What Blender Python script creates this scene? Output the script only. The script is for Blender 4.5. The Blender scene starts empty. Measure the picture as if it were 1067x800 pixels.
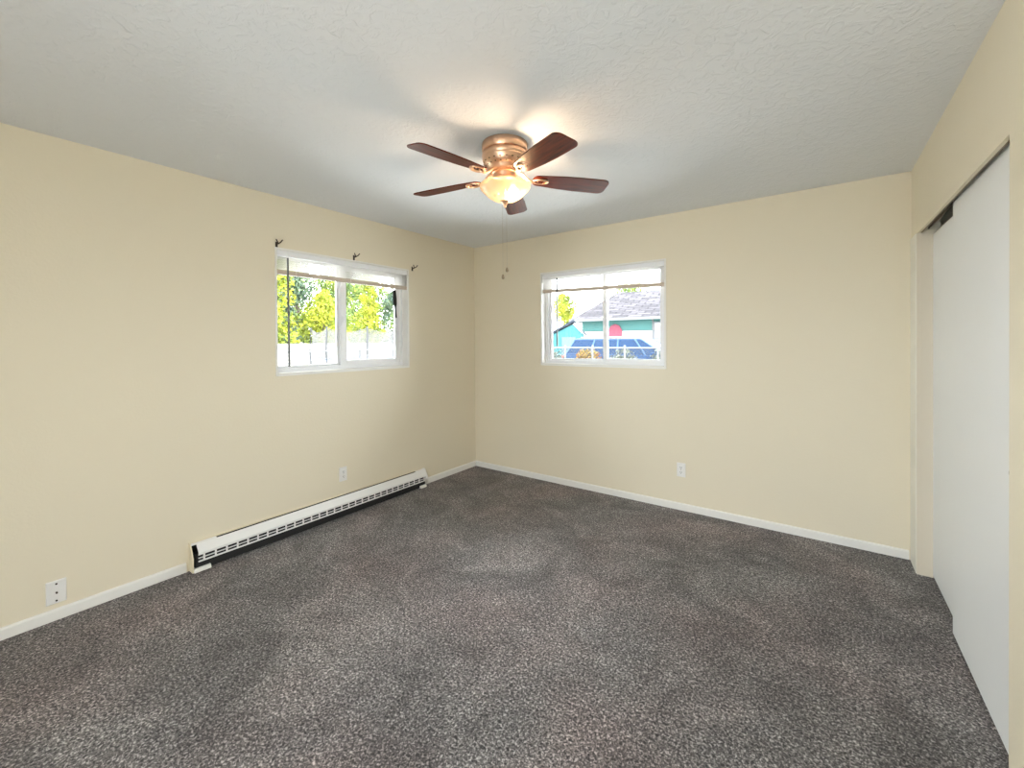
import bpy, math, random
from mathutils import Vector, Matrix
random.seed(7)
C = bpy.context.scene.collection
S = bpy.context.scene
PI = math.pi
H = 2.44          # ceiling height
W = 3.60          # closet wall plane
YB = -4.90        # rear wall plane
TH = 0.13         # outer wall thickness

# ------------------------------------------------------------------ camera
f_px, yaw, pitch, roll, py = 443.68, 0.6247, -0.0070, -0.0067, 358.8
cam_loc = Vector((3.1296, -3.6294, 1.392))
d = Vector((-math.sin(yaw)*math.cos(pitch), math.cos(yaw)*math.cos(pitch), math.sin(pitch)))
r0 = Vector((math.cos(yaw), math.sin(yaw), 0)); u0 = r0.cross(d)
r = r0*math.cos(roll) + u0*math.sin(roll); u = -r0*math.sin(roll) + u0*math.cos(roll)
cd = bpy.data.cameras.new('camera'); cam = bpy.data.objects.new('camera', cd); C.objects.link(cam)
m = Matrix.Identity(4)
for i in range(3):
    m[i][0] = r[i]; m[i][1] = u[i]; m[i][2] = -d[i]; m[i][3] = cam_loc[i]
cam.matrix_world = m
cd.sensor_width = 36; cd.lens = f_px/1067*36
cd.shift_y = -(400-py)/1067
cd.clip_start = 0.02; cd.clip_end = 300
S.camera = cam

# ------------------------------------------------------------------ light
S.view_settings.view_transform = 'Standard'; S.view_settings.look = 'None'
S.view_settings.gamma = 1; S.view_settings.use_curve_mapping = False
S.view_settings.exposure = 0.70
world = bpy.data.worlds.new('world'); S.world = world; world.use_nodes = True
bg = world.node_tree.nodes['Background']
bg.inputs[0].default_value = (0.90, 0.955, 1.0, 1); bg.inputs[1].default_value = 10.0
sun = bpy.data.lights.new('sun', 'SUN'); sun.energy = 4.0; sun.angle = math.radians(3); sun.color = (1, .95, .86)
so = bpy.data.objects.new('sun', sun); C.objects.link(so); so.location = (20, -6, 20)
so.rotation_euler = Vector((-0.62, 0.36, -0.70)).to_track_quat('-Z', 'Y').to_euler()
BULB = 8.5

def portal(loc, rot, sx, sy):
    l = bpy.data.lights.new('daylight_portal', 'AREA'); l.shape = 'RECTANGLE'; l.size = sx; l.size_y = sy
    l.cycles.is_portal = True
    o = bpy.data.objects.new('daylight_portal', l); C.objects.link(o); o.location = loc
    o.rotation_euler = Vector(rot).to_track_quat('-Z', 'Z').to_euler()
WL = (-2.147, -0.957, 1.168, 2.062)      # left window opening y0 y1 z0 z1
WR = (0.882, 2.086, 1.166, 2.062)        # back window opening x0 x1 z0 z1
RB = (2.15, 3.15, 0.02, 2.10)            # added opening in the unseen rear wall, lets in soft fill daylight
portal((-TH-.02, (WL[0]+WL[1])/2, (WL[2]+WL[3])/2), (1, 0, 0), .94, 1.24)
portal(((WR[0]+WR[1])/2, TH+.02, (WR[2]+WR[3])/2), (0, -1, 0), 1.24, .94)
portal(((RB[0]+RB[1])/2, YB-.15, (RB[2]+RB[3])/2), (0, 1, 0), 1.05, 2.1)
S.cycles.max_bounces = 14; S.cycles.diffuse_bounces = 8; S.cycles.transparent_max_bounces = 16
S.cycles.sample_clamp_indirect = 6; S.cycles.use_denoising = True
S.cycles.caustics_reflective = False; S.cycles.caustics_refractive = False

# ------------------------------------------------------------------ materials
def nt(name):
    mt = bpy.data.materials.new(name); mt.use_nodes = True
    t = mt.node_tree; return mt, t, t.nodes['Principled BSDF']
def pm(name, col, rough=.5, metal=0, spec=.5, coat=0, bump=None, vary=None):
    mt, t, b = nt(name)
    b.inputs['Base Color'].default_value = (*col, 1); b.inputs['Roughness'].default_value = rough
    b.inputs['Metallic'].default_value = metal; b.inputs['Specular IOR Level'].default_value = spec
    b.inputs['Coat Weight'].default_value = coat
    co = t.nodes.new('ShaderNodeTexCoord')
    if vary:                                   # (scale, amount)
        n = t.nodes.new('ShaderNodeTexNoise'); n.inputs['Scale'].default_value = vary[0]; n.inputs['Detail'].default_value = 4
        t.links.new(co.outputs['Object'], n.inputs['Vector'])
        mx = t.nodes.new('ShaderNodeMix'); mx.data_type = 'RGBA'
        mx.inputs['A'].default_value = tuple(c*(1-vary[1]) for c in col)+(1,)
        mx.inputs['B'].default_value = tuple(min(1, c*(1+vary[1])) for c in col)+(1,)
        t.links.new(n.outputs['Fac'], mx.inputs['Factor']); t.links.new(mx.outputs['Result'], b.inputs['Base Color'])
    if bump:                                   # (scale, strength, distance)
        n = t.nodes.new('ShaderNodeTexNoise'); n.inputs['Scale'].default_value = bump[0]; n.inputs['Detail'].default_value = 3
        t.links.new(co.outputs['Object'], n.inputs['Vector'])
        bp = t.nodes.new('ShaderNodeBump'); bp.inputs['Strength'].default_value = bump[1]; bp.inputs['Distance'].default_value = bump[2]
        t.links.new(n.outputs['Fac'], bp.inputs['Height']); t.links.new(bp.outputs['Normal'], b.inputs['Normal'])
    return mt

M = {}
M['wall'] = pm('cream_wall_paint', (.755, .690, .545), .62, bump=(70, .25, .003), spec=.3)
M['closet_wall'] = M['wall']
M['white'] = pm('white_trim_paint', (.80, .79, .755), .4)
M['vinyl'] = pm('white_window_vinyl', (.82, .83, .85), .35)
M['door'] = pm('white_door_paint', (.83, .85, .86), .45, vary=(2, .02))
M['jamb'] = pm('beige_jamb_paint', (.66, .60, .49), .5)
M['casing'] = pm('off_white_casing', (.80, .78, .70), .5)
M['heater'] = pm('white_enamel_metal', (.80, .80, .79), .35)
M['black'] = pm('black_void', (.012, .012, .012), .8)
M['dark'] = pm('dark_bronze', (.05, .035, .025), .4, .6)
M['track'] = pm('brown_track', (.22, .17, .11), .6)
M['copper'] = pm('brushed_copper_nickel', (.80, .53, .36), .36, 1, bump=(200, .05, .001))
M['fob'] = pm('aged_brass_fob', (.24, .19, .12), .45, .3)
M['slot'] = pm('housing_slot', (.20, .12, .07), .8, 0)
M['chain'] = pm('chain_metal', (.45, .42, .36), .35, 1)
M['plastic'] = pm('white_switch_plastic', (.80, .79, .77), .35)
M['hole'] = pm('socket_hole', (.03, .03, .03), .6)
M['almond'] = pm('cream_heater_end', (.74, .67, .50), .5)
M['bounce_ground'] = pm('pale_bounce_ground', (.58, .57, .55), .9, vary=(3, .2))  # unseen ground, made pale to bounce daylight up to the ceiling

def ceiling_mat():
    mt, t, b = nt('textured_ceiling')
    b.inputs['Base Color'].default_value = (.73, .755, .785, 1); b.inputs['Roughness'].default_value = .9
    b.inputs['Specular IOR Level'].default_value = .2
    co = t.nodes.new('ShaderNodeTexCoord')
    n = t.nodes.new('ShaderNodeTexNoise'); n.inputs['Scale'].default_value = 24; n.inputs['Detail'].default_value = 5; n.inputs['Distortion'].default_value = 1.2
    t.links.new(co.outputs['Object'], n.inputs['Vector'])
    cr = t.nodes.new('ShaderNodeValToRGB'); cr.color_ramp.elements[0].position = .46; cr.color_ramp.elements[1].position = .60
    t.links.new(n.outputs['Fac'], cr.inputs['Fac'])
    bp = t.nodes.new('ShaderNodeBump'); bp.inputs['Strength'].default_value = .4; bp.inputs['Distance'].default_value = .003
    t.links.new(cr.outputs['Color'], bp.inputs['Height']); t.links.new(bp.outputs['Normal'], b.inputs['Normal'])
    return mt
M['ceiling'] = ceiling_mat()

def carpet_mat():
    mt, t, b = nt('grey_frieze_carpet')
    b.inputs['Roughness'].default_value = .95; b.inputs['Specular IOR Level'].default_value = .1
    b.inputs['Sheen Weight'].default_value = .15; b.inputs['Sheen Roughness'].default_value = .6
    co = t.nodes.new('ShaderNodeTexCoord')
    def noise(sc, det, dist=0, ro=.5):
        n = t.nodes.new('ShaderNodeTexNoise'); n.inputs['Scale'].default_value = sc; n.inputs['Detail'].default_value = det
        n.inputs['Distortion'].default_value = dist; n.inputs['Roughness'].default_value = ro
        t.links.new(co.outputs['Object'], n.inputs['Vector']); return n
    def ramp(n, stops):
        c = t.nodes.new('ShaderNodeValToRGB'); e = c.color_ramp.elements
        e[0].position, e[0].color = stops[0][0], (*stops[0][1], 1)
        e[1].position, e[1].color = stops[-1][0], (*stops[-1][1], 1)
        for p_, c_ in stops[1:-1]:
            q = e.new(p_); q.color = (*c_, 1)
        t.links.new(n.outputs['Fac'], c.inputs['Fac']); return c
    fine = noise(115, 3, .8, .62)
    fr = ramp(fine, [(.36, (.022, .020, .021)), (.46, (.092, .087, .086)), (.55, (.195, .184, .182)), (.66, (.55, .53, .52))])
    big = noise(2.6, 5, .9, .62)
    br = ramp(big, [(.33, (.64, .62, .62)), (.5, (.93, .92, .92)), (.66, (1.30, 1.29, 1.28))])
    tint = noise(1.3, 3)
    tr = ramp(tint, [(.42, (1, 1, 1)), (.68, (1.05, .93, .92))])
    m1 = t.nodes.new('ShaderNodeMix'); m1.data_type = 'RGBA'; m1.blend_type = 'MULTIPLY'; m1.inputs['Factor'].default_value = 1
    t.links.new(fr.outputs['Color'], m1.inputs['A']); t.links.new(br.outputs['Color'], m1.inputs['B'])
    m2 = t.nodes.new('ShaderNodeMix'); m2.data_type = 'RGBA'; m2.blend_type = 'MULTIPLY'; m2.inputs['Factor'].default_value = 1
    t.links.new(m1.outputs['Result'], m2.inputs['A']); t.links.new(tr.outputs['Color'], m2.inputs['B'])
    t.links.new(m2.outputs['Result'], b.inputs['Base Color'])
    bp = t.nodes.new('ShaderNodeBump'); bp.inputs['Strength'].default_value = .8; bp.inputs['Distance'].default_value = .006
    t.links.new(fine.outputs['Fac'], bp.inputs['Height']); t.links.new(bp.outputs['Normal'], b.inputs['Normal'])
    return mt
M['carpet'] = carpet_mat()

def wood_mat():
    mt, t, b = nt('mahogany_blade')
    b.inputs['Roughness'].default_value = .42; b.inputs['Coat Weight'].default_value = .06; b.inputs['Coat Roughness'].default_value = .2; b.inputs['Specular IOR Level'].default_value = .2
    co = t.nodes.new('ShaderNodeTexCoord'); mp = t.nodes.new('ShaderNodeMapping'); mp.inputs['Scale'].default_value = (2, 26, 2)
    t.links.new(co.outputs['Object'], mp.inputs['Vector'])
    n = t.nodes.new('ShaderNodeTexNoise'); n.inputs['Scale'].default_value = 3; n.inputs['Detail'].default_value = 5; n.inputs['Distortion'].default_value = .4
    t.links.new(mp.outputs['Vector'], n.inputs['Vector'])
    c = t.nodes.new('ShaderNodeValToRGB'); c.color_ramp.elements[0].color = (.030, .005, .003, 1); c.color_ramp.elements[1].color = (.15, .022, .009, 1)
    c.color_ramp.elements[0].position = .3; c.color_ramp.elements[1].position = .7
    t.links.new(n.outputs['Fac'], c.inputs['Fac']); t.links.new(c.outputs['Color'], b.inputs['Base Color'])
    return mt
M['wood'] = wood_mat()

def glass_mat():
    mt = bpy.data.materials.new('window_glass'); mt.use_nodes = True; t = mt.node_tree; t.nodes.clear()
    o = t.nodes.new('ShaderNodeOutputMaterial'); tr = t.nodes.new('ShaderNodeBsdfTransparent'); gl = t.nodes.new('ShaderNodeBsdfGlossy')
    tr.inputs[0].default_value = (.97, .985, .98, 1); gl.inputs['Roughness'].default_value = .02
    fr = t.nodes.new('ShaderNodeFresnel'); fr.inputs[0].default_value = 1.3
    mx = t.nodes.new('ShaderNodeMixShader')
    t.links.new(fr.outputs[0], mx.inputs[0]); t.links.new(tr.outputs[0], mx.inputs[1]); t.links.new(gl.outputs[0], mx.inputs[2]); t.links.new(mx.outputs[0], o.inputs[0])
    return mt
M['glass'] = glass_mat()

def mixed(name, dif, trans, wt, clear=0, gloss=.0, emis=None, clearcol=None):
    """diffuse + translucent (+ some clear transmission) for thin plastic slats, frosted glass and netting"""
    mt = bpy.data.materials.new(name); mt.use_nodes = True; t = mt.node_tree; t.nodes.clear()
    o = t.nodes.new('ShaderNodeOutputMaterial'); a = t.nodes.new('ShaderNodeBsdfDiffuse'); b = t.nodes.new('ShaderNodeBsdfTranslucent')
    a.inputs[0].default_value = (*dif, 1); b.inputs[0].default_value = (*trans, 1)
    m1 = t.nodes.new('ShaderNodeMixShader'); m1.inputs[0].default_value = wt
    t.links.new(a.outputs[0], m1.inputs[1]); t.links.new(b.outputs[0], m1.inputs[2]); last = m1
    if clear:
        c = t.nodes.new('ShaderNodeBsdfTransparent'); m2 = t.nodes.new('ShaderNodeMixShader'); m2.inputs[0].default_value = clear
        c.inputs[0].default_value = (*(clearcol or trans), 1)
        t.links.new(last.outputs[0], m2.inputs[1]); t.links.new(c.outputs[0], m2.inputs[2]); last = m2
    if gloss:
        g = t.nodes.new('ShaderNodeBsdfGlossy'); g.inputs['Roughness'].default_value = .15; m3 = t.nodes.new('ShaderNodeMixShader'); m3.inputs[0].default_value = gloss
        t.links.new(last.outputs[0], m3.inputs[1]); t.links.new(g.outputs[0], m3.inputs[2]); last = m3
    if emis:
        e = t.nodes.new('ShaderNodeEmission'); e.inputs[0].default_value = (*emis[0], 1); e.inputs[1].default_value = emis[1]
        ad = t.nodes.new('ShaderNodeAddShader'); t.links.new(last.outputs[0], ad.inputs[0]); t.links.new(e.outputs[0], ad.inputs[1]); last = ad
    t.links.new(last.outputs[0], o.inputs[0]); return mt
M['slat'] = mixed('white_blind_slat', (.86, .85, .83), (.93, .92, .91), .7)
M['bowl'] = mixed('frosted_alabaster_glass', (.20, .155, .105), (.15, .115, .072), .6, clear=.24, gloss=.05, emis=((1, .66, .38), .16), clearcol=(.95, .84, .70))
M['net'] = mixed('trampoline_netting', (.16, .15, .15), (.14, .14, .14), .4, clear=.62, clearcol=(.9, .9, .9))
def emit(name, col, s):
    mt = bpy.data.materials.new(name); mt.use_nodes = True; t = mt.node_tree; t.nodes.clear()
    o = t.nodes.new('ShaderNodeOutputMaterial'); e = t.nodes.new('ShaderNodeEmission'); e.inputs[0].default_value = (*col, 1); e.inputs[1].default_value = s
    t.links.new(e.outputs[0], o.inputs[0]); return mt
BR = .031
M['bulb'] = emit('lit_bulb', (1, .72, .46), BULB/(PI*4*PI*BR*BR))

# ------------------------------------------------------------------ mesh builder
class MB:
    def __init__(s): s.v = []; s.f = []; s.T = None
    def add(s, vs, fs):
        k = len(s.v)
        if s.T is not None: vs = [tuple(s.T @ Vector(q)) for q in vs]
        s.v += [tuple(q) for q in vs]; s.f += [tuple(k+i for i in q) for q in fs]; return s
    def box(s, x0, x1, y0, y1, z0, z1):
        x0, x1 = sorted((x0, x1)); y0, y1 = sorted((y0, y1)); z0, z1 = sorted((z0, z1))
        return s.add([(x0,y0,z0),(x1,y0,z0),(x1,y1,z0),(x0,y1,z0),(x0,y0,z1),(x1,y0,z1),(x1,y1,z1),(x0,y1,z1)],
                     [(0,3,2,1),(4,5,6,7),(0,1,5,4),(1,2,6,5),(2,3,7,6),(3,0,4,7)])
    def tube(s, pts, rad, n=8, closed=False):
        pts = [Vector(p) for p in pts]; rads = rad if isinstance(rad, (list, tuple)) else [rad]*len(pts)
        vs = []; N = len(pts); up = Vector((0, 0, 1))
        for i, p in enumerate(pts):
            a = pts[(i-1) % N] if (i > 0 or closed) else p; b = pts[(i+1) % N] if (i < N-1 or closed) else p
            t = (b-a).normalized(); q = t.cross(up)
            if q.length < .05: q = t.cross(Vector((1, 0, 0)))
            q.normalize(); w = t.cross(q)
            for k in range(n):
                an = 2*PI*k/n; vs.append(p + (q*math.cos(an)+w*math.sin(an))*rads[i])
        fs = []
        for i in range(N if closed else N-1):
            for k in range(n):
                a = i*n+k; b = i*n+(k+1) % n; j = ((i+1) % N)*n
                fs.append((a, b, j+(k+1) % n, j+k))
        if not closed: fs += [tuple(range(n))[::-1], tuple((N-1)*n+k for k in range(n))]
        return s.add(vs, fs)
    def lathe(s, prof, c=(0, 0, 0), n=48, caps=True):
        vs = []; fs = []
        for (rr, z) in prof:
            for k in range(n):
                a = 2*PI*k/n; vs.append((c[0]+rr*math.cos(a), c[1]+rr*math.sin(a), c[2]+z))
        for i in range(len(prof)-1):
            for k in range(n):
                k2 = (k+1) % n; fs.append((i*n+k, i*n+k2, (i+1)*n+k2, (i+1)*n+k))
        if caps: fs += [tuple(range(n))[::-1], tuple((len(prof)-1)*n+k for k in range(n))]
        return s.add(vs, fs)
    def prism(s, poly, fn, t0, t1):
        """poly: 2-D outline, fn(a, b, t) -> 3-D point"""
        n = len(poly); vs = [fn(a, b, t0) for a, b in poly]+[fn(a, b, t1) for a, b in poly]
        fs = [tuple(range(n))[::-1], tuple(range(n, 2*n))]+[(i, (i+1) % n, n+(i+1) % n, n+i) for i in range(n)]
        return s.add(vs, fs)
    def sphere(s, c, rr, n=16, sz=1.0):
        return s.lathe([(max(1e-4, rr*math.sin(PI*i/n)), -rr*sz*math.cos(PI*i/n)) for i in range(n+1)], c, n=2*n, caps=False)
    def build(s, name, mat, parent=None, smooth=False, bevel=0, loc=None):
        me = bpy.data.meshes.new(name); me.from_pydata(s.v, [], s.f); me.validate(); me.update()
        import bmesh
        b = bmesh.new(); b.from_mesh(me); bmesh.ops.recalc_face_normals(b, faces=b.faces); b.to_mesh(me); b.free()
        if smooth:
            for p in me.polygons: p.use_smooth = True
            try: me.set_sharp_from_angle(angle=math.radians(38))
            except Exception: pass
        me.materials.append(M[mat] if isinstance(mat, str) else mat)
        o = bpy.data.objects.new(name, me); C.objects.link(o)
        if parent is not None: o.parent = parent
        if loc is not None: o.location = loc
        if bevel:
            bv = o.modifiers.new('bevel', 'BEVEL'); bv.width = bevel; bv.segments = 2; bv.limit_method = 'ANGLE'
        return o
def tag(o, label, cat, group=None, kind=None):
    o['label'] = label; o['category'] = cat
    if group: o['group'] = group
    if kind: o['kind'] = kind
    return o
def st(o): o['kind'] = 'structure'; return o
def empty(name, label, cat, loc=(0, 0, 0), rz=0, group=None):
    o = bpy.data.objects.new(name, None); C.objects.link(o); o.location = loc; o.rotation_euler = (0, 0, rz); o.empty_display_size = .1
    if label: tag(o, label, cat, group)
    return o
def copy_tree(o, parent=None):
    c = o.copy(); C.objects.link(c); c.parent = parent
    for ch in list(o.children): copy_tree(ch, c)
    return c

# ------------------------------------------------------------------ room shell
b = MB(); b.box(-TH, W+.75, YB-TH, TH, -.12, 0); st(b.build('floor', 'carpet'))
b = MB(); b.box(-TH, W+.75, YB-TH, TH, H, H+.12); st(b.build('ceiling', 'ceiling'))
y0, y1, z0, z1 = WL
b = MB(); b.box(-TH, 0, YB-TH, y0, 0, H).box(-TH, 0, y1, TH, 0, H).box(-TH, 0, y0, y1, 0, z0).box(-TH, 0, y0, y1, z1, H); st(b.build('wall_left', 'wall'))
x0, x1, z0, z1 = WR
b = MB(); b.box(0, x0, 0, TH, 0, H).box(x1, W+.75, 0, TH, 0, H).box(x0, x1, 0, TH, 0, z0).box(x0, x1, 0, TH, z1, H); st(b.build('wall_back', 'wall'))
x0, x1, z0, z1 = RB
b = MB(); b.box(0, x0, YB-TH, YB, 0, H).box(x1, W+.75, YB-TH, YB, 0, H).box(x0, x1, YB-TH, YB, z1, H); st(b.build('wall_rear', 'wall'))
CY0, CY1, CZ = -1.69, -.19, 2.012      # closet opening
b = MB(); b.box(W, W+.013, CY0, CY1, CZ, H).box(W, W+.10, YB, CY0, 0, H).box(W, W+.10, CY1, 0, 0, H)
st(b.build('wall_right', 'closet_wall'))
b = MB(); b.box(W+.65, W+.75, YB, 0, 0, H).box(W+.10, W+.65, CY0-.55, CY0-.45, 0, H); st(b.build('wall_closet', 'closet_wall'))
# header track and jamb liner of the closet
b = MB(); b.box(W+.013, W+.022, CY0, CY1, CZ+.002, CZ+.06).box(W+.02, W+.12, CY0-.3, CY1, 2.20, 2.24).box(W+.046, W+.05, CY0, CY1, 2.03, 2.2); st(b.build('trim_1', 'track'))
b = MB(); b.box(W-.003, W+.105, CY1-.008, CY1, 0, CZ).box(W+.012, W+.018, CY1-.012, CY1-.008, 0, CZ); st(b.build('trim_2', 'jamb'))
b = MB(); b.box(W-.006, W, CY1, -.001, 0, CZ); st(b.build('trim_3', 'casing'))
# closet sliding doors
dr = empty('door_1', None, None, (W+.066, -.65, .012)); st(dr)
o = MB().box(0, .022, -.50, .452, 0, 1.985).build('door_panel', 'door', dr, bevel=.002)
MB().lathe([(.001, 0), (.011, 0), (.011, .002), (.001, .002)], n=20).build('door_pull', 'plastic', dr)
dr.children[-1].rotation_euler = (0, -PI/2, 0); dr.children[-1].location = (0, -.17, .94)
dr = empty('door_2', None, None, (W+.034, -1.25, .018)); st(dr)
o = MB().box(0, .022, -.55, .425, 0, 2.03).build('door_panel', 'door', dr, bevel=.002)
pl = MB().lathe([(.001, 0), (.013, 0), (.013, .002), (.009, .0022), (.008, .0008), (.001, .0008)], n=20).build('door_pull', 'dark', dr)
pl.rotation_euler = (0, -PI/2, 0); pl.location = (0, -.318, .935)

# baseboards (slightly rounded top)
prof = [(0, .003), (.012, .003), (.012, .050), (.008, .058), (0, .060)]
def bb(name, fn, t0, t1): st(MB().prism(prof, fn, t0, t1).build(name, 'white'))
b = MB()
b.prism(prof, lambda a, c, t: (a, t, c), YB, -2.70).prism(prof, lambda a, c, t: (a, t, c), -.79, 0)
st(b.build('baseboard_left', 'white'))
bb('baseboard_back', lambda a, c, t: (t, -a, c), .012, W-.012)
b = MB(); b.prism(prof, lambda a, c, t: (W-a, t, c), YB, CY0-.004);st(b.build('baseboard_right', 'white'))

# ------------------------------------------------------------------ windows
def window(name, w, h, z0, mat4, mull0, mull1, slide):
    """local frame: x along the wall (0..w), y towards outside, z up from z0"""
    root = empty(name, None, None); st(root); root.matrix_world = mat4 @ Matrix.Translation((0, 0, z0))
    yf, yb = .075, TH
    fr = MB(); e = .032
    fr.box(0, e, yf, yb, 0, h).box(w-e, w, yf, yb, 0, h).box(e, w-e, yf, yb, 0, e+.006).box(e, w-e, yf, yb, h-e, h)
    fr.build('window_frame', 'vinyl', root, bevel=.003)
    # painted return and sill lining, with thin bead round the opening
    rt = MB(); q = .003
    rt.box(0, q, -.002, yf, 0, h).box(w-q, w, -.002, yf, 0, h).box(0, w, -.002, yf, h-q, h).box(0, w, -.006, yf, 0, .008)
    rt.box(-.012, 0, -.004, .0, -.012, h+.012).box(w, w+.012, -.004, 0, -.012, h+.012).box(0, w, -.004, 0, h, h+.012).box(0, w, -.006, 0, -.014, 0)
    rt.build('window_return', 'white', root)
    for k in (0, 1):
        a, c = (e, (mull0+mull1)/2+.018) if k == 0 else ((mull0+mull1)/2-.018, w-e)
        sl = (k == slide); yy = (.082, .104) if sl else (.106, .126); t = (.048 if w < 1.195 else .030) if sl else .020
        tl = (mull1-mull0)*.55 if True else t
        ta, tc = (t, tl) if k == 0 else (tl, t)
        sa = MB(); lo, hi = e+.006, h-e
        sa.box(a, a+ta, *yy, lo, hi).box(c-tc, c, *yy, lo, hi).box(a+ta, c-tc, *yy, lo, lo+t*.8).box(a+ta, c-tc, *yy, hi-t*.8, hi)
        so_ = sa.build('sash', 'vinyl', root, bevel=.002)
        ym = (yy[0]+yy[1])/2
        MB().box(a+ta-.004, c-tc+.004, ym-.002, ym+.002, lo+t*.8-.004, hi-t*.8+.004).build('pane', 'glass', so_)
    mx = (mull0+mull1)/2
    MB().box(mx-.010, mx+.012, .070, .083, h*.42, h*.42+.075).box(mx-.004, mx+.006, .056, .072, h*.42+.025, h*.42+.060).build('window_latch', 'vinyl', root, bevel=.002)
    return root
def mat_left(yr): # x_local -> -y?  viewed from inside, local x runs along +Y, outside is -X
    return Matrix(((0, -1, 0, 0), (1, 0, 0, yr), (0, 0, 1, 0), (0, 0, 0, 1)))
def mat_back(xr):
    return Matrix(((1, 0, 0, xr), (0, 1, 0, 0), (0, 0, 1, 0), (0, 0, 0, 1)))
hL = WL[3]-WL[2]; wL = WL[1]-WL[0]; hR = WR[3]-WR[2]; wR = WR[1]-WR[0]
window('window_1', wL, hL, WL[2], mat_left(WL[0]), .515, .615, 1)
window('window_2', wR, hR, WR[2], mat_back(WR[0]), .60, .668, 1)

def blind(label, w, mat4, ztop, bottom_l, bottom_r, wand_x, wand_len, inset):
    root = empty('window_blind', label, 'blind', group='raised mini blinds'); root.matrix_world = mat4 @ Matrix.Translation((0, 0, ztop))
    g = .006
    MB().box(g, w-g, inset, inset+.03, -.042, -.004).build('headrail', 'vinyl', root, bevel=.003)
    n = 15; s_ = MB(); yc = inset+.015
    for i in range(n):
        f = i/(n-1); zl = -.048+(bottom_l+.038+.048)*f; zr = -.048+(bottom_r+.038+.048)*f
        jig = random.uniform(-.0015, .0015)
        a = [(g+.004, yc-.011, zl-.0045), (g+.004, yc, zl+.0012), (g+.004, yc+.011, zl+.0045)]
        c = [(w-g-.004, yc-.011, zr-.0045), (w-g-.004, yc, zr+.0012), (w-g-.004, yc+.011, zr+.0045)]
        vs = [(x, y+jig, z) for x, y, z in a+c]; vs += [(x, y, z+.0007) for x, y, z in vs]
        s_.add(vs, [(0, 3, 4, 1), (1, 4, 5, 2), (6, 7, 10, 9), (7, 8, 11, 10), (0, 1, 7, 6), (1, 2, 8, 7), (3, 9, 10, 4), (4, 10, 11, 5), (0, 6, 9, 3), (2, 5, 11, 8)])
    s_.build('slats', 'slat', root)
    b = MB(); L, R = bottom_l, bottom_r
    b.add([(g, yc-.013, L), (w-g, yc-.013, R), (w-g, yc+.013, R), (g, yc+.013, L), (g, yc-.013, L+.032), (w-g, yc-.013, R+.032), (w-g, yc+.013, R+.032), (g, yc+.013, L+.032)],
          [(0,3,2,1),(4,5,6,7),(0,1,5,4),(1,2,6,5),(2,3,7,6),(3,0,4,7)])
    b.build('bottom_rail', 'rail', root, bevel=.004)
    for t in (.12, .5, .88):
        x = w*t; zb = L+(R-L)*t; MB().tube([(x, yc-.015, -.04), (x, yc-.015, zb+.004)], .0012, 6).build('ladder_cord', 'slat', root)
    wd = MB().tube([(wand_x, inset-.010, -.055), (wand_x+.003, inset-.013, -wand_len)], [.0065, .0075], 6).build('tilt_wand', 'wand', root)
    MB().tube([(wand_x, inset-.002, -.03), (wand_x, inset-.010, -.075)], .0045, 8).build('wand_hook', 'vinyl', wd)
    return root
M['rail'] = pm('shade_toned_bottom_rail', (.56, .47, .39), .4)  # tan holds the backlit shade of a white rail in its colour
M['wand'] = pm('clear_grey_wand', (.15, .16, .17), .2)
blind('raised white mini blind at the top of the left-wall window', wL, mat_left(WL[0]), WL[3], -.176, -.180, .075, .84, .002)
blind('raised white mini blind in the back-wall window facing the teal house', wR, mat_back(WR[0]), WR[3], -.188, -.215, .175, .72, .008)

# black strap hanging on the left window's right stile
b = MB()
b.T = Matrix.Translation((-.072, -1.055, 1.62))
pts = [(.0, .255, .014), (.0, .19, .020), (.0, .13, .019), (0, .10, .008), (.0, .085, .005), (0, .06, .006), (0, .0, .007)]
vs = []
for i, (dx, z, hw) in enumerate(pts):
    yo = .018*(1-z/.255); vs += [(-.004, yo-hw, z), (.004, yo-hw, z), (.004, yo+hw, z), (-.004, yo+hw, z)]
fs = [(0, 1, 2, 3), tuple(len(vs)-4+k for k in (3, 2, 1, 0))]
for i in range(len(pts)-1):
    for k in range(4): fs.append((i*4+k, i*4+(k+1) % 4, i*4+4+(k+1) % 4, i*4+4+k))
b.add(vs, fs); tag(b.build('hanging_strap', 'black'), 'short black strap hanging beside the sliding sash of the left window', 'strap')

# curtain brackets above the left window
def bracket(yy, zz, label):
    root = empty('curtain_bracket', label, 'bracket', (0, yy, zz), group='curtain rod brackets')
    MB().box(0, .003, -.008, .008, -.030, .012).build('wall_plate', 'dark', root, bevel=.001)
    MB().tube([(0, 0, -.006), (.03, .001, -.004), (.052, .006, .004), (.058, .016, .020)], .0042, 8).tube([(.030, 0, -.004), (.040, -.014, .010), (.040, -.020, .022)], .004, 8).build('hook', 'dark', root, smooth=True)
bracket(-2.146, 2.100, 'dark metal curtain bracket above the left end of the left window')
bracket(-1.525, 2.104, 'dark metal curtain bracket above the middle of the left window')
bracket(-.900, 2.096, 'dark metal curtain bracket beyond the right end of the left window, nearest the corner')

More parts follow.
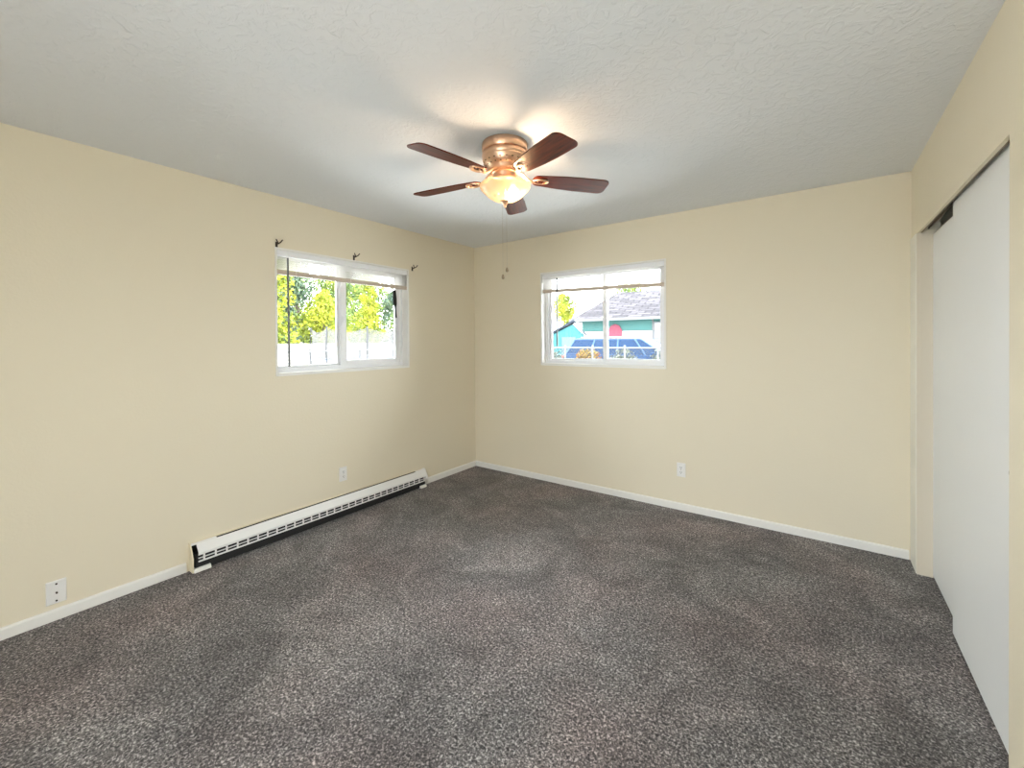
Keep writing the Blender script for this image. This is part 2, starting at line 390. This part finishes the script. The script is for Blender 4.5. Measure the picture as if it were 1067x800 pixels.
# ------------------------------------------------------------------ baseboard heater
ht = empty('baseboard_heater', 'long low white electric baseboard heater along the left wall', 'heater', (0, -1.745, .0))
yl, yr = -.93, .945      # local extents along the wall
fy = lambda a, c, t: (a, t, c)
MB().box(0, .004, yl, yr, .012, .165).build('back_panel', 'black', ht)
MB().prism([(0, .168), (.011, .167), (.011, .163), (0, .160)], fy, yl-.008, yr).build('top_rail', 'almond', ht)
MB().prism([(.028, .161), (.031, .163), (.066, .116), (.066, .108), (.063, .108), (.063, .115)], fy, yl+.02, yr-.004).build('front_cover', 'heater', ht)
for (a_, c_) in ((yl-.008, yl+.13), (yr-.10, yr)): MB().prism([(.011, .167), (.031, .1635), (.031, .160), (.011, .162)], fy, a_, c_).build('top_end_filler', 'heater', ht)
g = MB()
for za in (.066, .084, .104): g.box(.060, .064, yl+.02, yr-.02, za-.0026-(.004 if za < .07 else 0), za+.0026+(.003 if za > .1 else 0))
k = yl+.05
while k < yr-.03: g.box(.0602, .0638, k-.005, k+.005, .062, .106); k += .062
g.build('grille', 'heater', ht)
MB().box(.004, .052, yl+.006, yr-.006, .008, .050).box(.004, .056, yl+.006, yr-.03, .050, .108).build('inner_housing', 'black', ht)
MB().box(.008, .024, yl+.03, yr-.03, .060, .140).build('heating_element', 'black', ht)
MB().prism([(0, 0.004), (.066, .004), (.066, .088), (.030, .158), (.018, .172), (0, .178)], fy, yl-.012, yl-.004).build('end_panel', 'almond', ht, bevel=.002)
MB().prism([(0, .082), (.067, .078), (.067, .088), (.028, .166), (0, .168)], fy, yr-.006, yr+.022).build('end_cap', 'heater', ht, bevel=.003)
for (a, c) in ((yl-.004, yl+.085), (yr-.075, yr-.005)):
    MB().prism([(.0, .003), (.074, .003), (.074, .012), (.066, .026), (0, .026)], fy, a, c).build('foot', 'white', ht, bevel=.003)

# ------------------------------------------------------------------ outlets
def plate(root, mat4, w=.070, h=.115):
    pr = [(-w/2, -h/2), (w/2, -h/2), (w/2, h/2), (-w/2, h/2)]
    b = MB(); b.T = mat4
    i = .004
    vs = [(x, 0, z) for x, z in pr]+[(x*(1-2*i/w), -.007, z*(1-2*i/h)) for x, z in pr]
    b.add(vs, [(0, 1, 2, 3), (7, 6, 5, 4)]+[(k, 4+k, 4+(k+1) % 4, (k+1) % 4) for k in range(4)])
    return b.build('cover_plate', 'plastic', root, bevel=.0012)
I4 = Matrix.Identity(4)
def duplex(label, loc, rz):
    root = empty('wall_outlet', label, 'outlet', loc, rz, 'duplex outlets'); plate(root, I4)
    for s_ in (-1, 1):
        b = MB(); b.prism([(.017*math.cos(a), s_*.0195+.0135*max(-.85, min(.85, math.sin(a)))) for a in [2*PI*k/20 for k in range(20)]], lambda a, c, t: (a, t, c), -.0095, -.006)
        rc = b.build('receptacle', 'plastic', root)
        h = MB().box(-.0075, -.005, -.0102, -.009, s_*.0195-.001, s_*.0195+.008).box(.005, .0075, -.0102, -.009, s_*.0195-.001, s_*.0195+.007)
        h.prism([(.0028*math.cos(a), s_*.0195-.007+.0028*math.sin(a)) for a in [2*PI*k/10 for k in range(10)]], lambda a, c, t: (a, t, c), -.0102, -.009)
        h.build('slots', 'hole', rc)
    MB().prism([(.003*math.cos(a), .003*math.sin(a)) for a in [2*PI*k/12 for k in range(12)]], lambda a, c, t: (a, t, c), -.0085, -.006).build('screw', 'chain', root)
duplex('white duplex outlet on the left wall above the heater', (0, -1.642, .328), PI/2)
duplex('white duplex outlet on the back wall below and right of the window', (2.213, 0, .332), 0)
root = empty('wall_jack', 'white cable jack plate low on the left wall at the left edge of the photo', 'wall plate', (0, -3.243, .143), PI/2)
plate(root, I4, .074, .118)
for zz in (-.042, .042):
    MB().prism([(.0042*math.cos(a), zz+.0042*math.sin(a)) for a in [2*PI*k/14 for k in range(14)]], lambda a, c, t: (a, t, c), -.010, -.006).build('screw', 'dark', root)
j = MB().prism([(-.008, -.008), (.008, -.008), (.008, .008), (-.008, .008)], lambda a, c, t: (a, t, c), -.0095, -.006).build('jack_socket', 'plastic', root)
MB().tube([(0, -.008, 0), (0, -.020, 0)], .0042, 10).build('connector', 'dark', j)

# ------------------------------------------------------------------ ceiling fan
FX, FY = 1.774, -1.804
fan = empty('ceiling_fan', 'flush mount ceiling fan with five dark wood blades and a lit glass bowl', 'ceiling fan', (FX, FY, H))
z = lambda v: v-H
MB().lathe([(.05, 0), (.119, 0), (.121, -.006), (.121, z(2.398)), (.118, z(2.394)), (.05, z(2.393))], caps=True).build('mounting_ring', 'copper', fan, smooth=True)
MB().lathe([(.05, z(2.395)), (.113, z(2.394)), (.120, z(2.386)), (.122, z(2.372)), (.118, z(2.362)), (.1195, z(2.357)), (.118, z(2.352)), (.1155, z(2.340)), (.108, z(2.326)), (.096, z(2.315)), (.092, z(2.312)), (.088, z(2.300)), (.080, z(2.292)), (.05, z(2.290))]).build('motor_housing', 'copper', fan, smooth=True)
b = MB()
for k in range(22):
    a = 2*PI*k/22; b.T = Matrix.Rotation(a, 4, 'Z')
    b.add([(.1155, -.0045, z(2.338)), (.1155, .0045, z(2.338)), (.0985, .004, z(2.316)), (.0985, -.004, z(2.316)), (.105, -.0045, z(2.342)), (.105, .0045, z(2.342)), (.093, .004, z(2.322)), (.093, -.004, z(2.322))],
          [(0, 1, 2, 3), (7, 6, 5, 4), (0, 4, 5, 1), (1, 5, 6, 2), (2, 6, 7, 3), (3, 7, 4, 0)])
vt = b.build('vent_slots', 'slot', fan)
MB().lathe([(.03, z(2.292)), (.066, z(2.291)), (.068, z(2.284)), (.062, z(2.280)), (.060, z(2.262)), (.063, z(2.258)), (.063, z(2.246)), (.03, z(2.245))]).build('switch_housing', 'copper', fan, smooth=True)
for k in range(3):
    a = 2*PI*k/3+.4; c_, s_ = math.cos(a), math.sin(a)
    MB().tube([(.050*c_, .050*s_, z(2.246)), (.09*c_, .09*s_, z(2.238)), (.127*c_, .127*s_, z(2.228)), (.131*c_, .131*s_, z(2.220))], .004, 6).build('bowl_holder', 'copper', fan, smooth=True)
bowl_prof = [(.122, z(2.221)), (.130, z(2.224)), (.1345, z(2.220)), (.1335, z(2.211)), (.127, z(2.199)), (.115, z(2.187)), (.103, z(2.176)), (.088, z(2.162)), (.066, z(2.149)), (.036, z(2.139)), (.012, z(2.136))]
bo = MB().lathe(bowl_prof, n=64, caps=False).build('glass_bowl', 'bowl', fan, smooth=True)
MB().lathe([(.004, z(2.250)), (.004, z(2.14))], caps=False, n=12).build('center_rod', 'copper', fan)
MB().lathe([(.001, z(2.142)), (.024, z(2.141)), (.025, z(2.136)), (.018, z(2.130)), (.012, z(2.124)), (.010, z(2.118)), (.006, z(2.112)), (.007, z(2.108)), (.001, z(2.103))], n=24).build('finial', 'copper', fan, smooth=True)
bu = MB().sphere((.036, .026, z(2.178)), BR, 14, 1.05).build('light_bulb', 'bulb', fan, smooth=True)
MB().lathe([(.013, 0), (.013, .048)], c=(.034, .024, z(2.200)), n=16).build('bulb_socket', 'plastic', fan, smooth=True)

def blade_outline():
    r0_, r1_ = .150, .575; w0, w1 = .046, .066; pts = []
    for k in range(7):            # root, rounded
        a = PI/2+PI*k/6; pts.append((r0_+.03+.03*math.cos(a), w0*math.sin(a)))
    pts += [(.30, -.060), (.40, -w1)]
    for k in range(7):
        a = -PI/2+PI/2*k/6; pts.append((r1_-.035+.035*math.cos(a), -w1+.035+.035*math.sin(a)))
    for k in range(7):
        a = PI/2*k/6; pts.append((r1_-.035+.035*math.cos(a), w1-.035+.035*math.sin(a)))
    pts += [(.40, w1), (.30, .060)]
    return pts
bl = MB().prism(blade_outline(), lambda a, c, t: (a, c, t), 0, .006)
BZ = z(2.262)
def arm_mesh():
    b = MB()
    path = [(.070, 0, z(2.293)-BZ), (.095, 0, z(2.286)-BZ), (.120, 0, .002), (.142, 0, -.010), (.160, 0, -.010)]
    b.tube([(p[0], -.012+i*.002, p[2]) for i, p in enumerate(path)], .0065, 8)
    b.tube([(p[0], .012-i*.002, p[2]) for i, p in enumerate(path)], .0065, 8)
    b.tube([(.195+.040*math.cos(a), .027*math.sin(a), -.007) for a in [2*PI*k/28 for k in range(28)]], .0065, 8, closed=True)
    return b
am = arm_mesh()
blade0 = arm0 = None
angs = [(262, .000), (47, -.004), (334, -.018), (190, .006), (118, -.006)]
for a, dz in angs:
    if blade0 is None:
        arm = arm0 = am.build('blade_arm', 'copper', fan, smooth=True)
        bd = blade0 = bl.build('fan_blade', 'wood', fan, bevel=.0015)
        for (sx, sy) in ((.180, 0), (.215, .012), (.215, -.012)): MB().sphere((sx, sy, -.002), .0045, 6).build('blade_screw', 'copper', bd)
    else:
        arm = arm0.copy(); C.objects.link(arm); bd = copy_tree(blade0, fan)
    arm.parent = fan
    tilt = math.atan2(dz-.012, .575)
    rot = Matrix.Rotation(math.radians(a), 4, 'Z')
    arm.matrix_local = Matrix.Translation((0, 0, BZ)) @ rot
    bd.matrix_local = Matrix.Translation((0, 0, BZ)) @ rot @ Matrix.Rotation(-tilt, 4, 'Y') @ Matrix.Rotation(math.radians(-11), 4, 'X')
# pull chains: hang from the finial, one to each fob
def chain(dx, dy, zt, zb):
    b = MB(); n = int((zt-zb)/.008)
    b.tube([(dx, dy, z(zt)), (dx, dy, z(zb))], .0006, 5)
    for i in range(n): b.add(*ball(dx, dy, z(zt)-(i+.5)*.008))
    c = b.build('pull_chain', 'chain', fan)
    MB().lathe([(.0012, .012), (.004, .010), (.0075, -.001), (.0075, -.007), (.005, -.012), (.001, -.014)], c=(dx, dy, z(zb)), n=14).build('pull_fob', 'fob', c, smooth=True)
def ball(x, y, zz, q=.0012):
    return [(x+q, y, zz), (x, y+q, zz), (x-q, y, zz), (x, y-q, zz), (x, y, zz+q), (x, y, zz-q)], [(0, 1, 4), (1, 2, 4), (2, 3, 4), (3, 0, 4), (1, 0, 5), (2, 1, 5), (3, 2, 5), (0, 3, 5)]
chain(-.011, -.008, 2.118, 1.738)
chain(.007, .004, 2.118, 1.775)

# ------------------------------------------------------------------ outside
st(MB().add([(-90, -60, -.25), (60, -60, -.25), (60, 90, -.25), (-90, 90, -.25)], [(0, 1, 2, 3)]).build('ground', 'bounce_ground'))

def foliage(name, cols):
    cols = [tuple(c_*.8 for c_ in q_) for q_ in cols]
    mt, t, b_ = nt(name); b_.inputs['Roughness'].default_value = .7
    gi = t.nodes.new('ShaderNodeTexCoord'); n = t.nodes.new('ShaderNodeTexNoise'); n.inputs['Scale'].default_value = .8; n.inputs['Detail'].default_value = 6; n.inputs['Roughness'].default_value = .75
    t.links.new(gi.outputs['Object'], n.inputs['Vector'])
    c = t.nodes.new('ShaderNodeValToRGB'); e = c.color_ramp.elements
    e[0].position = .36; e[0].color = (*cols[0], 1); e[1].position = .62; e[1].color = (*cols[2], 1); q = e.new(.49); q.color = (*cols[1], 1)
    t.links.new(n.outputs['Fac'], c.inputs['Fac']); t.links.new(c.outputs['Color'], b_.inputs['Base Color'])
    b_.inputs['Specular IOR Level'].default_value = .15
    return mt
M['leaf_yellow'] = foliage('yellow_green_leaves', ((.07, .11, .03), (.22, .26, .025), (.36, .34, .035)))
M['leaf_green'] = foliage('mid_green_leaves', ((.05, .09, .045), (.12, .18, .045), (.27, .30, .05)))
M['leaf_dark'] = foliage('blue_green_leaves', ((.035, .065, .055), (.075, .115, .08), (.16, .21, .09)))
M['bark'] = pm('bark', (0.0936, 0.0702, 0.0546), .9, bump=(12, .6, .02))
def tree(name, label, loc, h, rx, mat, n=2600, leaf=.16, conic=False, base=.5, group='trees beyond the back fence'):
    root = empty(name, label, 'tree', loc, group=group)
    b = MB(); rnd = random.Random(int(abs(loc[0]*31+loc[1]*17)))
    blobs = []
    for i in range(26):
        t = (i+.5)/26; zc = base+(h-base)*t
        rr = rx*((1-t)*1.0+.08 if conic else math.sin(PI*min(1, .12+.86*t))**.6)
        a = rnd.uniform(0, 2*PI); q = rr*rnd.uniform(.25, .8)
        blobs.append((q*math.cos(a), q*math.sin(a), zc, rr*rnd.uniform(.45, .65)))
    for i in range(n):
        bx, by, bz, br_ = blobs[rnd.randrange(len(blobs))]
        v = Vector((rnd.gauss(0, 1), rnd.gauss(0, 1), rnd.gauss(0, .8))); v.normalize(); v *= br_*rnd.uniform(.65, 1.05)
        c = Vector((bx, by, bz))+v
        if c.z < .15: c.z = .15+rnd.random()*.3
        s_ = leaf*rnd.uniform(.6, 1.3); A = Vector((rnd.gauss(0, 1), rnd.gauss(0, 1), rnd.gauss(0, 1))).normalized(); B = A.orthogonal().normalized()
        B = (Matrix.Rotation(rnd.uniform(0, 6.28), 3, A) @ B)
        D = A.cross(B)
        b.add([c+B*s_, c+D*s_*.45, c-B*s_, c-D*s_*.45], [(0, 1, 2, 3)])
    cr = b.build('crown', mat, root)
    b = MB(); b.tube([(0, 0, -.25), (.05, .02, h*.4), (0, 0, h*.8)], [rx*.10+.05, rx*.07+.03, .03], 8); b.build('trunk', 'bark', root, smooth=True)
    return root
G = -.25
tree('yellow_tree', 'bright yellow green leafy tree at the left side of the left window', (-20.2, 6.6, G), 7.6, 1.75, 'leaf_yellow', 11000, .11)
tree('yellow_tree', 'low yellow green bushy tree just left of the centre mullion of the left window', (-20.2, 9.95, G), 4.6, 1.45, 'leaf_yellow', 7000, .10)
tree('yellow_tree', 'narrow yellow pointed tree in the right pane of the left window', (-20, 12.9, G), 6.0, 1.35, 'leaf_yellow', 6000, .09, conic=True)
tree('green_tree', 'low mid green tree at the right edge of the left window', (-20, 15.75, G), 4.2, .95, 'leaf_green', 4500, .09)
tree('green_tree', 'tall blue green tree rising behind the low yellow green bushy tree', (-26.8, 10.6, G), 9.0, 2.3, 'leaf_dark', 11000, .17)
tree('green_tree', 'mid green tree rising behind the narrow yellow pointed tree', (-26.2, 15.0, G), 7.2, 1.9, 'leaf_green', 8000, .12)
tree('green_tree', 'pointed dark green conifer at the far right of the left window', (-25.5, 19.6, G), 8.2, 2.0, 'leaf_dark', 6500, .12, conic=True)
tree('green_tree', 'distant mid green tree filling the gap behind the tall blue green one', (-32, 14.6, G), 9.5, 3.0, 'leaf_green', 8000, .15)

tree('green_tree', 'distant mid green tree behind the conifer at the right of the left window', (-32, 21.8, G), 8.0, 2.8, 'leaf_green', 8000, .15)

tree('green_tree', 'far broad green tree behind the left pane of the left window, highest there', (-40, 11.8, G), 12.8, 3.2, 'leaf_green', 11000, .27)
tree('green_tree', 'far broad green tree behind the right pane of the left window, left of the conifer', (-39.5, 23.3, G), 12.2, 3.0, 'leaf_dark', 8000, .21)

# white board fence with posts behind the trampoline
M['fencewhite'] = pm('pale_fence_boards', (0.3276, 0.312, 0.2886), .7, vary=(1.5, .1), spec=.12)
fc = empty('board_fence', 'pale board fence running behind the trampoline', 'fence', (-17.5, 2.0, G))
b = MB(); yy = 0
while yy < 19:
    b.box(-.012, .012, yy, yy+.14, .03, 1.60+random.uniform(-.01, .01)); yy += .147
b.build('boards', 'fencewhite', fc)
for i in range(8): MB().box(.012, .10, i*2.6, i*2.6+.09, 0, 1.66).build('post', 'fencewhite', fc)
MB().box(.012, .06, 0, 19, 1.30, 1.39).box(.012, .06, 0, 19, .35, .44).build('rail', 'fencewhite', fc)

# chain link fences
M['galv'] = pm('galvanised_steel', (0.1014, 0.1053, 0.1092), .5, .1, spec=.12)
M['wire'] = pm('dull_grey_wire', (0.0312, 0.0328, 0.0359), .7, spec=.12)
def chain_fence(label, p0, p1, hgt, posts, pitch=.11):
    v = Vector(p1)-Vector(p0); L = v.length; root = empty('chain_link_fence', label, 'fence', p0, math.atan2(v.y, v.x), 'chain link fences')
    for i, t in enumerate(posts):
        MB().tube([(t*L, 0, 0), (t*L, 0, hgt+.03)], .028, 10).sphere((t*L, 0, hgt+.045), .032, 8).build('post', 'galv', root, smooth=True)
    MB().tube([(0, 0, hgt), (L, 0, hgt)], .021, 10).build('top_rail', 'galv', root, smooth=True)
    b = MB(); x = -hgt
    while x < L:
        for s_ in (1, -1):
            xa, xb = x, x+hgt; za, zb = (0, hgt) if s_ > 0 else (hgt, 0)
            if xa < 0: za += (zb-za)*(-xa/hgt); xa = 0
            if xb > L: zb = za+(zb-za)*((L-xa)/(xb-xa)) ; xb = L
            if xb-xa > .02: b.tube([(xa, .004*s_, za+.02), (xb, .004*s_, zb-.0)], .006, 4)
        x += pitch
    b.build('wire_mesh', 'wire', root)
chain_fence('chain link fence in front of the parked blue van', (-5.2, 8, G), (1.2, 8, G), 1.44, [.02, .165, .308, .451, .605, .75, .9])
chain_fence('chain link fence crossing in front of the trampoline', (-9.5, .8, G), (-9.5, 9.5, G), 1.38, [.02, .26, .48, .70, .95])

# trampoline
TC = (-13.8, 8.2, G); tr = empty('trampoline', 'round trampoline with a grey safety net beyond the left window', 'trampoline', TC)
TR = 2.15
M['mat_black'] = pm('trampoline_mat', (.05, .05, .06), .6)
M['tpad'] = pm('spring_pad', (0.156, 0.2184, 0.3276), .5, spec=.12)
M['tpole'] = pm('dark_pole_foam', (0.0468, 0.0468, 0.0507), .5, spec=.12)
MB().lathe([(.01, .90), (TR-.28, .90), (TR-.28, .885), (.01, .885)], n=40).build('jumping_mat', 'mat_black', tr)
MB().lathe([(TR-.30, .915), (TR+.02, .905), (TR+.02, .88), (TR-.30, .885), (TR-.30, .915)], n=40, caps=False).build('spring_pad', 'tpad', tr)
for k in range(8):
    a = 2*PI*k/8+.25; c_, s_ = math.cos(a), math.sin(a)
    MB().tube([(TR*c_, TR*s_, .5), ((TR+.06)*c_, (TR+.06)*s_, 1.3), ((TR+.0)*c_, (TR+.0)*s_, 2.30)], .035, 8).build('net_pole', 'tpole', tr, smooth=True)
    if k % 2 == 0:
        a2 = a+.35; MB().tube([(TR*c_, TR*s_, .88), (TR*c_, TR*s_, .03), (TR*math.cos(a2), TR*math.sin(a2), .03), (TR*math.cos(a2), TR*math.sin(a2), .88)], .025, 8).build('leg', 'galv', tr, smooth=True)
b = MB(); n = 64; vs = []; fs = []
for k in range(n):
    a = 2*PI*k/n; u_ = ((a-.25)/(PI/4)) % 1; sag = .18*4*u_*(1-u_); rr = TR*(1-.06*4*u_*(1-u_))
    for zz in (.92, 1.5, 2.26-sag): vs.append((rr*math.cos(a), rr*math.sin(a), zz))
for k in range(n):
    j_ = (k+1) % n
    for i in (0, 1): fs.append((k*3+i, j_*3+i, j_*3+i+1, k*3+i+1))
b.add(vs, fs).build('safety_net', 'net', tr, smooth=True)

# teal house across the street
M['teal'] = pm('teal_siding', (0.0429, 0.1053, 0.1014), .7, vary=(2, .06), spec=.12)
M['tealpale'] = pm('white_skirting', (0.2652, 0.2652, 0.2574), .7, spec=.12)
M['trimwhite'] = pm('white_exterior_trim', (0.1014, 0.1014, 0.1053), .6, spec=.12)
M['shedroof'] = pm('dark_blue_grey_shed_roof', (0.0172, 0.0218, 0.0312), .9, spec=.2)
M['shedteal'] = pm('teal_shed_boards', (0.0273, 0.0897, 0.0975), .7, spec=.12)
M['sheddoor'] = pm('grey_shed_door', (0.0624, 0.0858, 0.0975), .6, spec=.12)
M['pinkdoor'] = pm('faded_red_door', (0.156, 0.039, 0.0585), .6, spec=.12)
M['hglass'] = pm('house_window_glass', (0.0468, 0.0546, 0.0702), .1, spec=.8)
def shingle():
    mt, t, b_ = nt('grey_asphalt_shingles'); b_.inputs['Roughness'].default_value = .95; b_.inputs['Specular IOR Level'].default_value = .05
    co = t.nodes.new('ShaderNodeTexCoord'); br_ = t.nodes.new('ShaderNodeTexBrick'); br_.inputs['Scale'].default_value = .8
    br_.inputs['Color1'].default_value = (.040, .037, .041, 1); br_.inputs['Color2'].default_value = (.082, .074, .082, 1); br_.inputs['Mortar'].default_value = (.016, .016, .018, 1)
    br_.inputs['Mortar Size'].default_value = .03; br_.inputs['Row Height'].default_value = .35; br_.inputs['Brick Width'].default_value = .8
    mp = t.nodes.new('ShaderNodeMapping'); mp.inputs['Scale'].default_value = (1, 1.5, 1)
    t.links.new(co.outputs['Object'], mp.inputs['Vector']); t.links.new(mp.outputs['Vector'], br_.inputs['Vector']); t.links.new(br_.outputs['Color'], b_.inputs['Base Color'])
    return mt
M['shingle'] = shingle()
hs = empty('house', 'single storey teal house with a grey shingled roof across the street', 'house', (-10.6, 24, G))
MB().box(0, 16, 0, 8, 2.35, 3.12).box(0, 16, .02, 8, 0, 2.36).build('wall', 'teal', hs)
MB().box(-.0, 16, -.03, .0, 1.0, 2.30).build('white_wall_band', 'tealpale', hs)
b = MB(); zr, ze = 5.35, 3.15
b.add([(-.6, -.7, ze), (17, -.7, ze), (17, 4, zr), (1.0, 4, zr), (-.6, 8.7, ze), (17, 8.7, ze)], [(0, 1, 2, 3), (3, 2, 5, 4), (0, 3, 4)])
b.add([(-.6, -.7, ze-.10), (17, -.7, ze-.10), (17, 8.7, ze-.10), (-.6, 8.7, ze-.10)], [(0, 1, 2, 3)])
b.build('roof', 'shingle', hs)
MB().box(-.62, 17, -.80, -.70, ze-.16, ze+.02).box(-.70, -.6, -.7, 8.7, ze-.16, ze+.02).build('gutter', 'trimwhite', hs)
MB().tube([(5.05, -.06, ze-.1), (5.05, -.06, .1)], .05, 8).build('downspout', 'trimwhite', hs)
dd = MB().prism([(2.02, .4), (2.98, .4), (2.98, 2.35), (2.8, 2.66), (2.5, 2.78), (2.2, 2.66), (2.02, 2.35)], lambda a, c, t: (a, t, c), -.09, -.03).build('front_door', 'pinkdoor', hs)
MB().sphere((2.88, -.12, 1.4), .05, 8).build('door_knob', 'galv', dd)
for (xa, xb) in ((5.18, 6.1), (8.5, 10.2)):
    wf = MB().box(xa-.08, xb+.08, -.07, -.03, 1.75, 2.85).build('window', 'trimwhite', hs)
    MB().box(xa, xb, -.08, -.065, 1.83, 2.77).build('pane', 'hglass', wf)

sh = empty('garden_shed', 'small teal gabled shed beside the teal house', 'shed', (-9.55, 18, G)); sh.rotation_euler = (0, 0, math.radians(25))
ww = 1.8
MB().prism([(0, 0), (ww, 0), (ww, 2.03), (ww/2+.3, 2.62), (0, 2.03)], lambda a, c, t: (a, t, c), 0, 1.4).build('wall', 'shedteal', sh)
b = MB(); pk = (ww/2+.35, 2.78)
b.prism([(-.16, 2.0), (pk[0], pk[1]-.04), (pk[0], pk[1]+.10), (-.16, 2.12)], lambda a, c, t: (a, t, c), -.15, 1.55).prism([(pk[0], pk[1]-.04), (ww+.16, 1.92), (ww+.16, 2.04), (pk[0], pk[1]+.10)], lambda a, c, t: (a, t, c), -.15, 1.55)
b.build('roof', 'shedroof', sh)
dd = MB().box(.55, 1.35, -.05, 0, .1, 1.88).build('door', 'sheddoor', sh)
MB().box(1.25, 1.29, -.09, -.05, 1.0, 1.15).build('handle', 'galv', dd)

tree('yellow_tree', 'round yellow green tree above the garden shed in the right window', (-15.4, 30, G), 5.7, 1.45, 'leaf_yellow', 4500, .10, base=3.5, group='trees around the teal house')
tree('green_tree', 'green tree showing over the ridge of the teal house roof', (-11.5, 37, G), 7.3, 2.6, 'leaf_green', 5000, .12, base=3.0, group='trees around the teal house')

# blue van parked on the street
M['carblue'] = pm('blue_car_paint', (0.0078, 0.025, 0.0663), .35, 0, coat=.1, spec=.12)
M['carglass'] = pm('tinted_car_glass', (0.0062, 0.0195, 0.0507), .2, spec=.12)
M['tyre'] = pm('tyre_rubber', (.02, .02, .02), .8)
M['carpillar'] = pm('lighter_blue_pillar', (0.039, 0.0702, 0.1248), .4, spec=.12)
M['chrome'] = pm('chrome', (.7, .7, .72), .15, 1)
M['lamp'] = pm('headlight_lens', (.7, .72, .75), .1, spec=.9)
M['taillamp'] = pm('tail_lamp_lens', (.45, .03, .02), .15)
car = empty('van', 'blue passenger van parked in front of the teal house', 'car', (-3.2, 12.9, G-.10)); car.scale = (1.07, 1, 1)
def car_fn(a, c, t):  return (a, t, c)
# lower body
low = [(-2.15, .30), (2.45, .30), (2.60, .45), (2.60, .85), (2.45, 1.0), (1.75, 1.20), (-2.10, 1.24), (-2.22, .9), (-2.2, .45)]
b = MB(); hw = .93
n_ = len(low)
rings = [(-hw, .97), (-hw+.05, 1.0), (hw-.05, 1.0), (hw, .97)]
vs = []; 
for yy, k_ in rings: vs += [(a*k_, yy, .75+(c-.75)*k_) for a, c in low]
fs = [tuple(range(n_))[::-1], tuple(3*n_+i for i in range(n_))]
for q in range(3):
    for i in range(n_): fs.append((q*n_+i, q*n_+(i+1) % n_, (q+1)*n_+(i+1) % n_, (q+1)*n_+i))
b.add(vs, fs).build('body', 'carblue', car, smooth=True, bevel=.02)
# greenhouse
base_ = [(-2.08, 1.22), (1.80, 1.18)]; top_ = [(-1.72, 1.79), (.80, 1.79)]
vs = [(-2.08, -.88, 1.22), (1.78, -.88, 1.18), (1.78, .88, 1.18), (-2.08, .88, 1.22), (-1.75, -.70, 1.80), (.85, -.70, 1.80), (.85, .70, 1.80), (-1.75, .70, 1.80)]
MB().add(vs, [(0, 3, 2, 1), (4, 5, 6, 7), (0, 1, 5, 4), (1, 2, 6, 5), (2, 3, 7, 6), (3, 0, 4, 7)]).build('window_glass', 'carglass', car)
MB().add([(-1.85, -.74, 1.76), (.95, -.74, 1.75), (.95, .74, 1.75), (-1.85, .74, 1.76), (-1.72, -.66, 1.84), (.75, -.66, 1.84), (.75, .66, 1.84), (-1.72, .66, 1.84)],
         [(0, 3, 2, 1), (4, 5, 6, 7), (0, 1, 5, 4), (1, 2, 6, 5), (2, 3, 7, 6), (3, 0, 4, 7)]).build('roof', 'carblue', car, bevel=.03)
for s_ in (-1, 1):
    for (xb, xt) in ((-2.05, -1.74), (-1.05, -.90), (.02, .0), (1.05, .62), (1.76, .84)):
        MB().tube([(xb, s_*.885, 1.20), (xt, s_*.71, 1.80)], .032, 6).build('pillar', 'carpillar', car)
    MB().tube([(-1.5, s_*.62, 1.88), (.5, s_*.62, 1.88)], .018, 6).build('roof_rack', 'chrome', car)
    MB().box(1.25, 1.42, s_*.92, s_*1.08, 1.16, 1.30).build('wing_mirror', 'carblue', car, bevel=.02)
    for xw in (-1.35, 1.62):
        w_ = MB().tube([(xw, s_*.74, .35), (xw, s_*.95, .35)], .34, 24).build('wheel', 'tyre', car, smooth=True)
        MB().tube([(xw, s_*.94, .35), (xw, s_*.965, .35)], .21, 16).build('hubcap', 'chrome', w_, smooth=True)
    MB().box(2.50, 2.605, s_*.55, s_*.85, .74, .88).build('headlight', 'lamp', car, bevel=.01)
    MB().box(-2.23, -2.12, s_*.72, s_*.88, .85, 1.15).build('tail_light', 'taillamp', car, bevel=.01)

# bushes against the street side fence
M['flower'] = foliage('orange_flowering_leaves', ((.05, .06, .03), (.20, .13, .02), (.28, .05, .03)))
M['pale'] = foliage('pale_dry_leaves', ((.04, .05, .04), (.10, .11, .09), (.18, .18, .16)))
def shrub(label, x, y, rx, h, mat, n=700):
    root = empty('shrub', label, 'shrub', (x, y, G), group='shrubs along the street fence'); b = MB(); rnd = random.Random(int(x*100)+5)
    for i in range(n):
        v = Vector((rnd.gauss(0, 1), rnd.gauss(0, 1), rnd.gauss(0, 1))).normalized()*rnd.uniform(.5, 1)
        c = Vector((v.x*rx, v.y*.35, h*.5+v.z*h*.48)); s_ = rnd.uniform(.03, .07)
        A = Vector((rnd.gauss(0, 1), rnd.gauss(0, 1), rnd.gauss(0, 1))).normalized(); B = A.orthogonal().normalized(); D = A.cross(B)
        b.add([c+B*s_, c+D*s_*.5, c-B*s_, c-D*s_*.5], [(0, 1, 2, 3)])
    b.build('leaves', mat, root)
    MB().tube([(0, 0, -.02), (.03, 0, h*.5), (.08, 0, h*.8)], [.02, .014, .006], 6).tube([(0, 0, 0), (-.1, .03, h*.7)], [.015, .006], 6).build('stems', 'bark', root)
shrub('pale dry shrub at the left end of the street fence', -4.0, 8.6, .55, 1.45, 'pale', 900)
shrub('orange flowering shrub behind the street fence, left of the window mullion', -2.75, 8.6, .52, 1.5, 'flower', 1800)
shrub('pale dry shrub behind the street fence just right of the window mullion', -1.6, 8.6, .50, 1.5, 'pale', 1600)
shrub('pale dry shrub at the right end of the street fence', -.42, 8.6, .50, 1.5, 'pale', 1500)
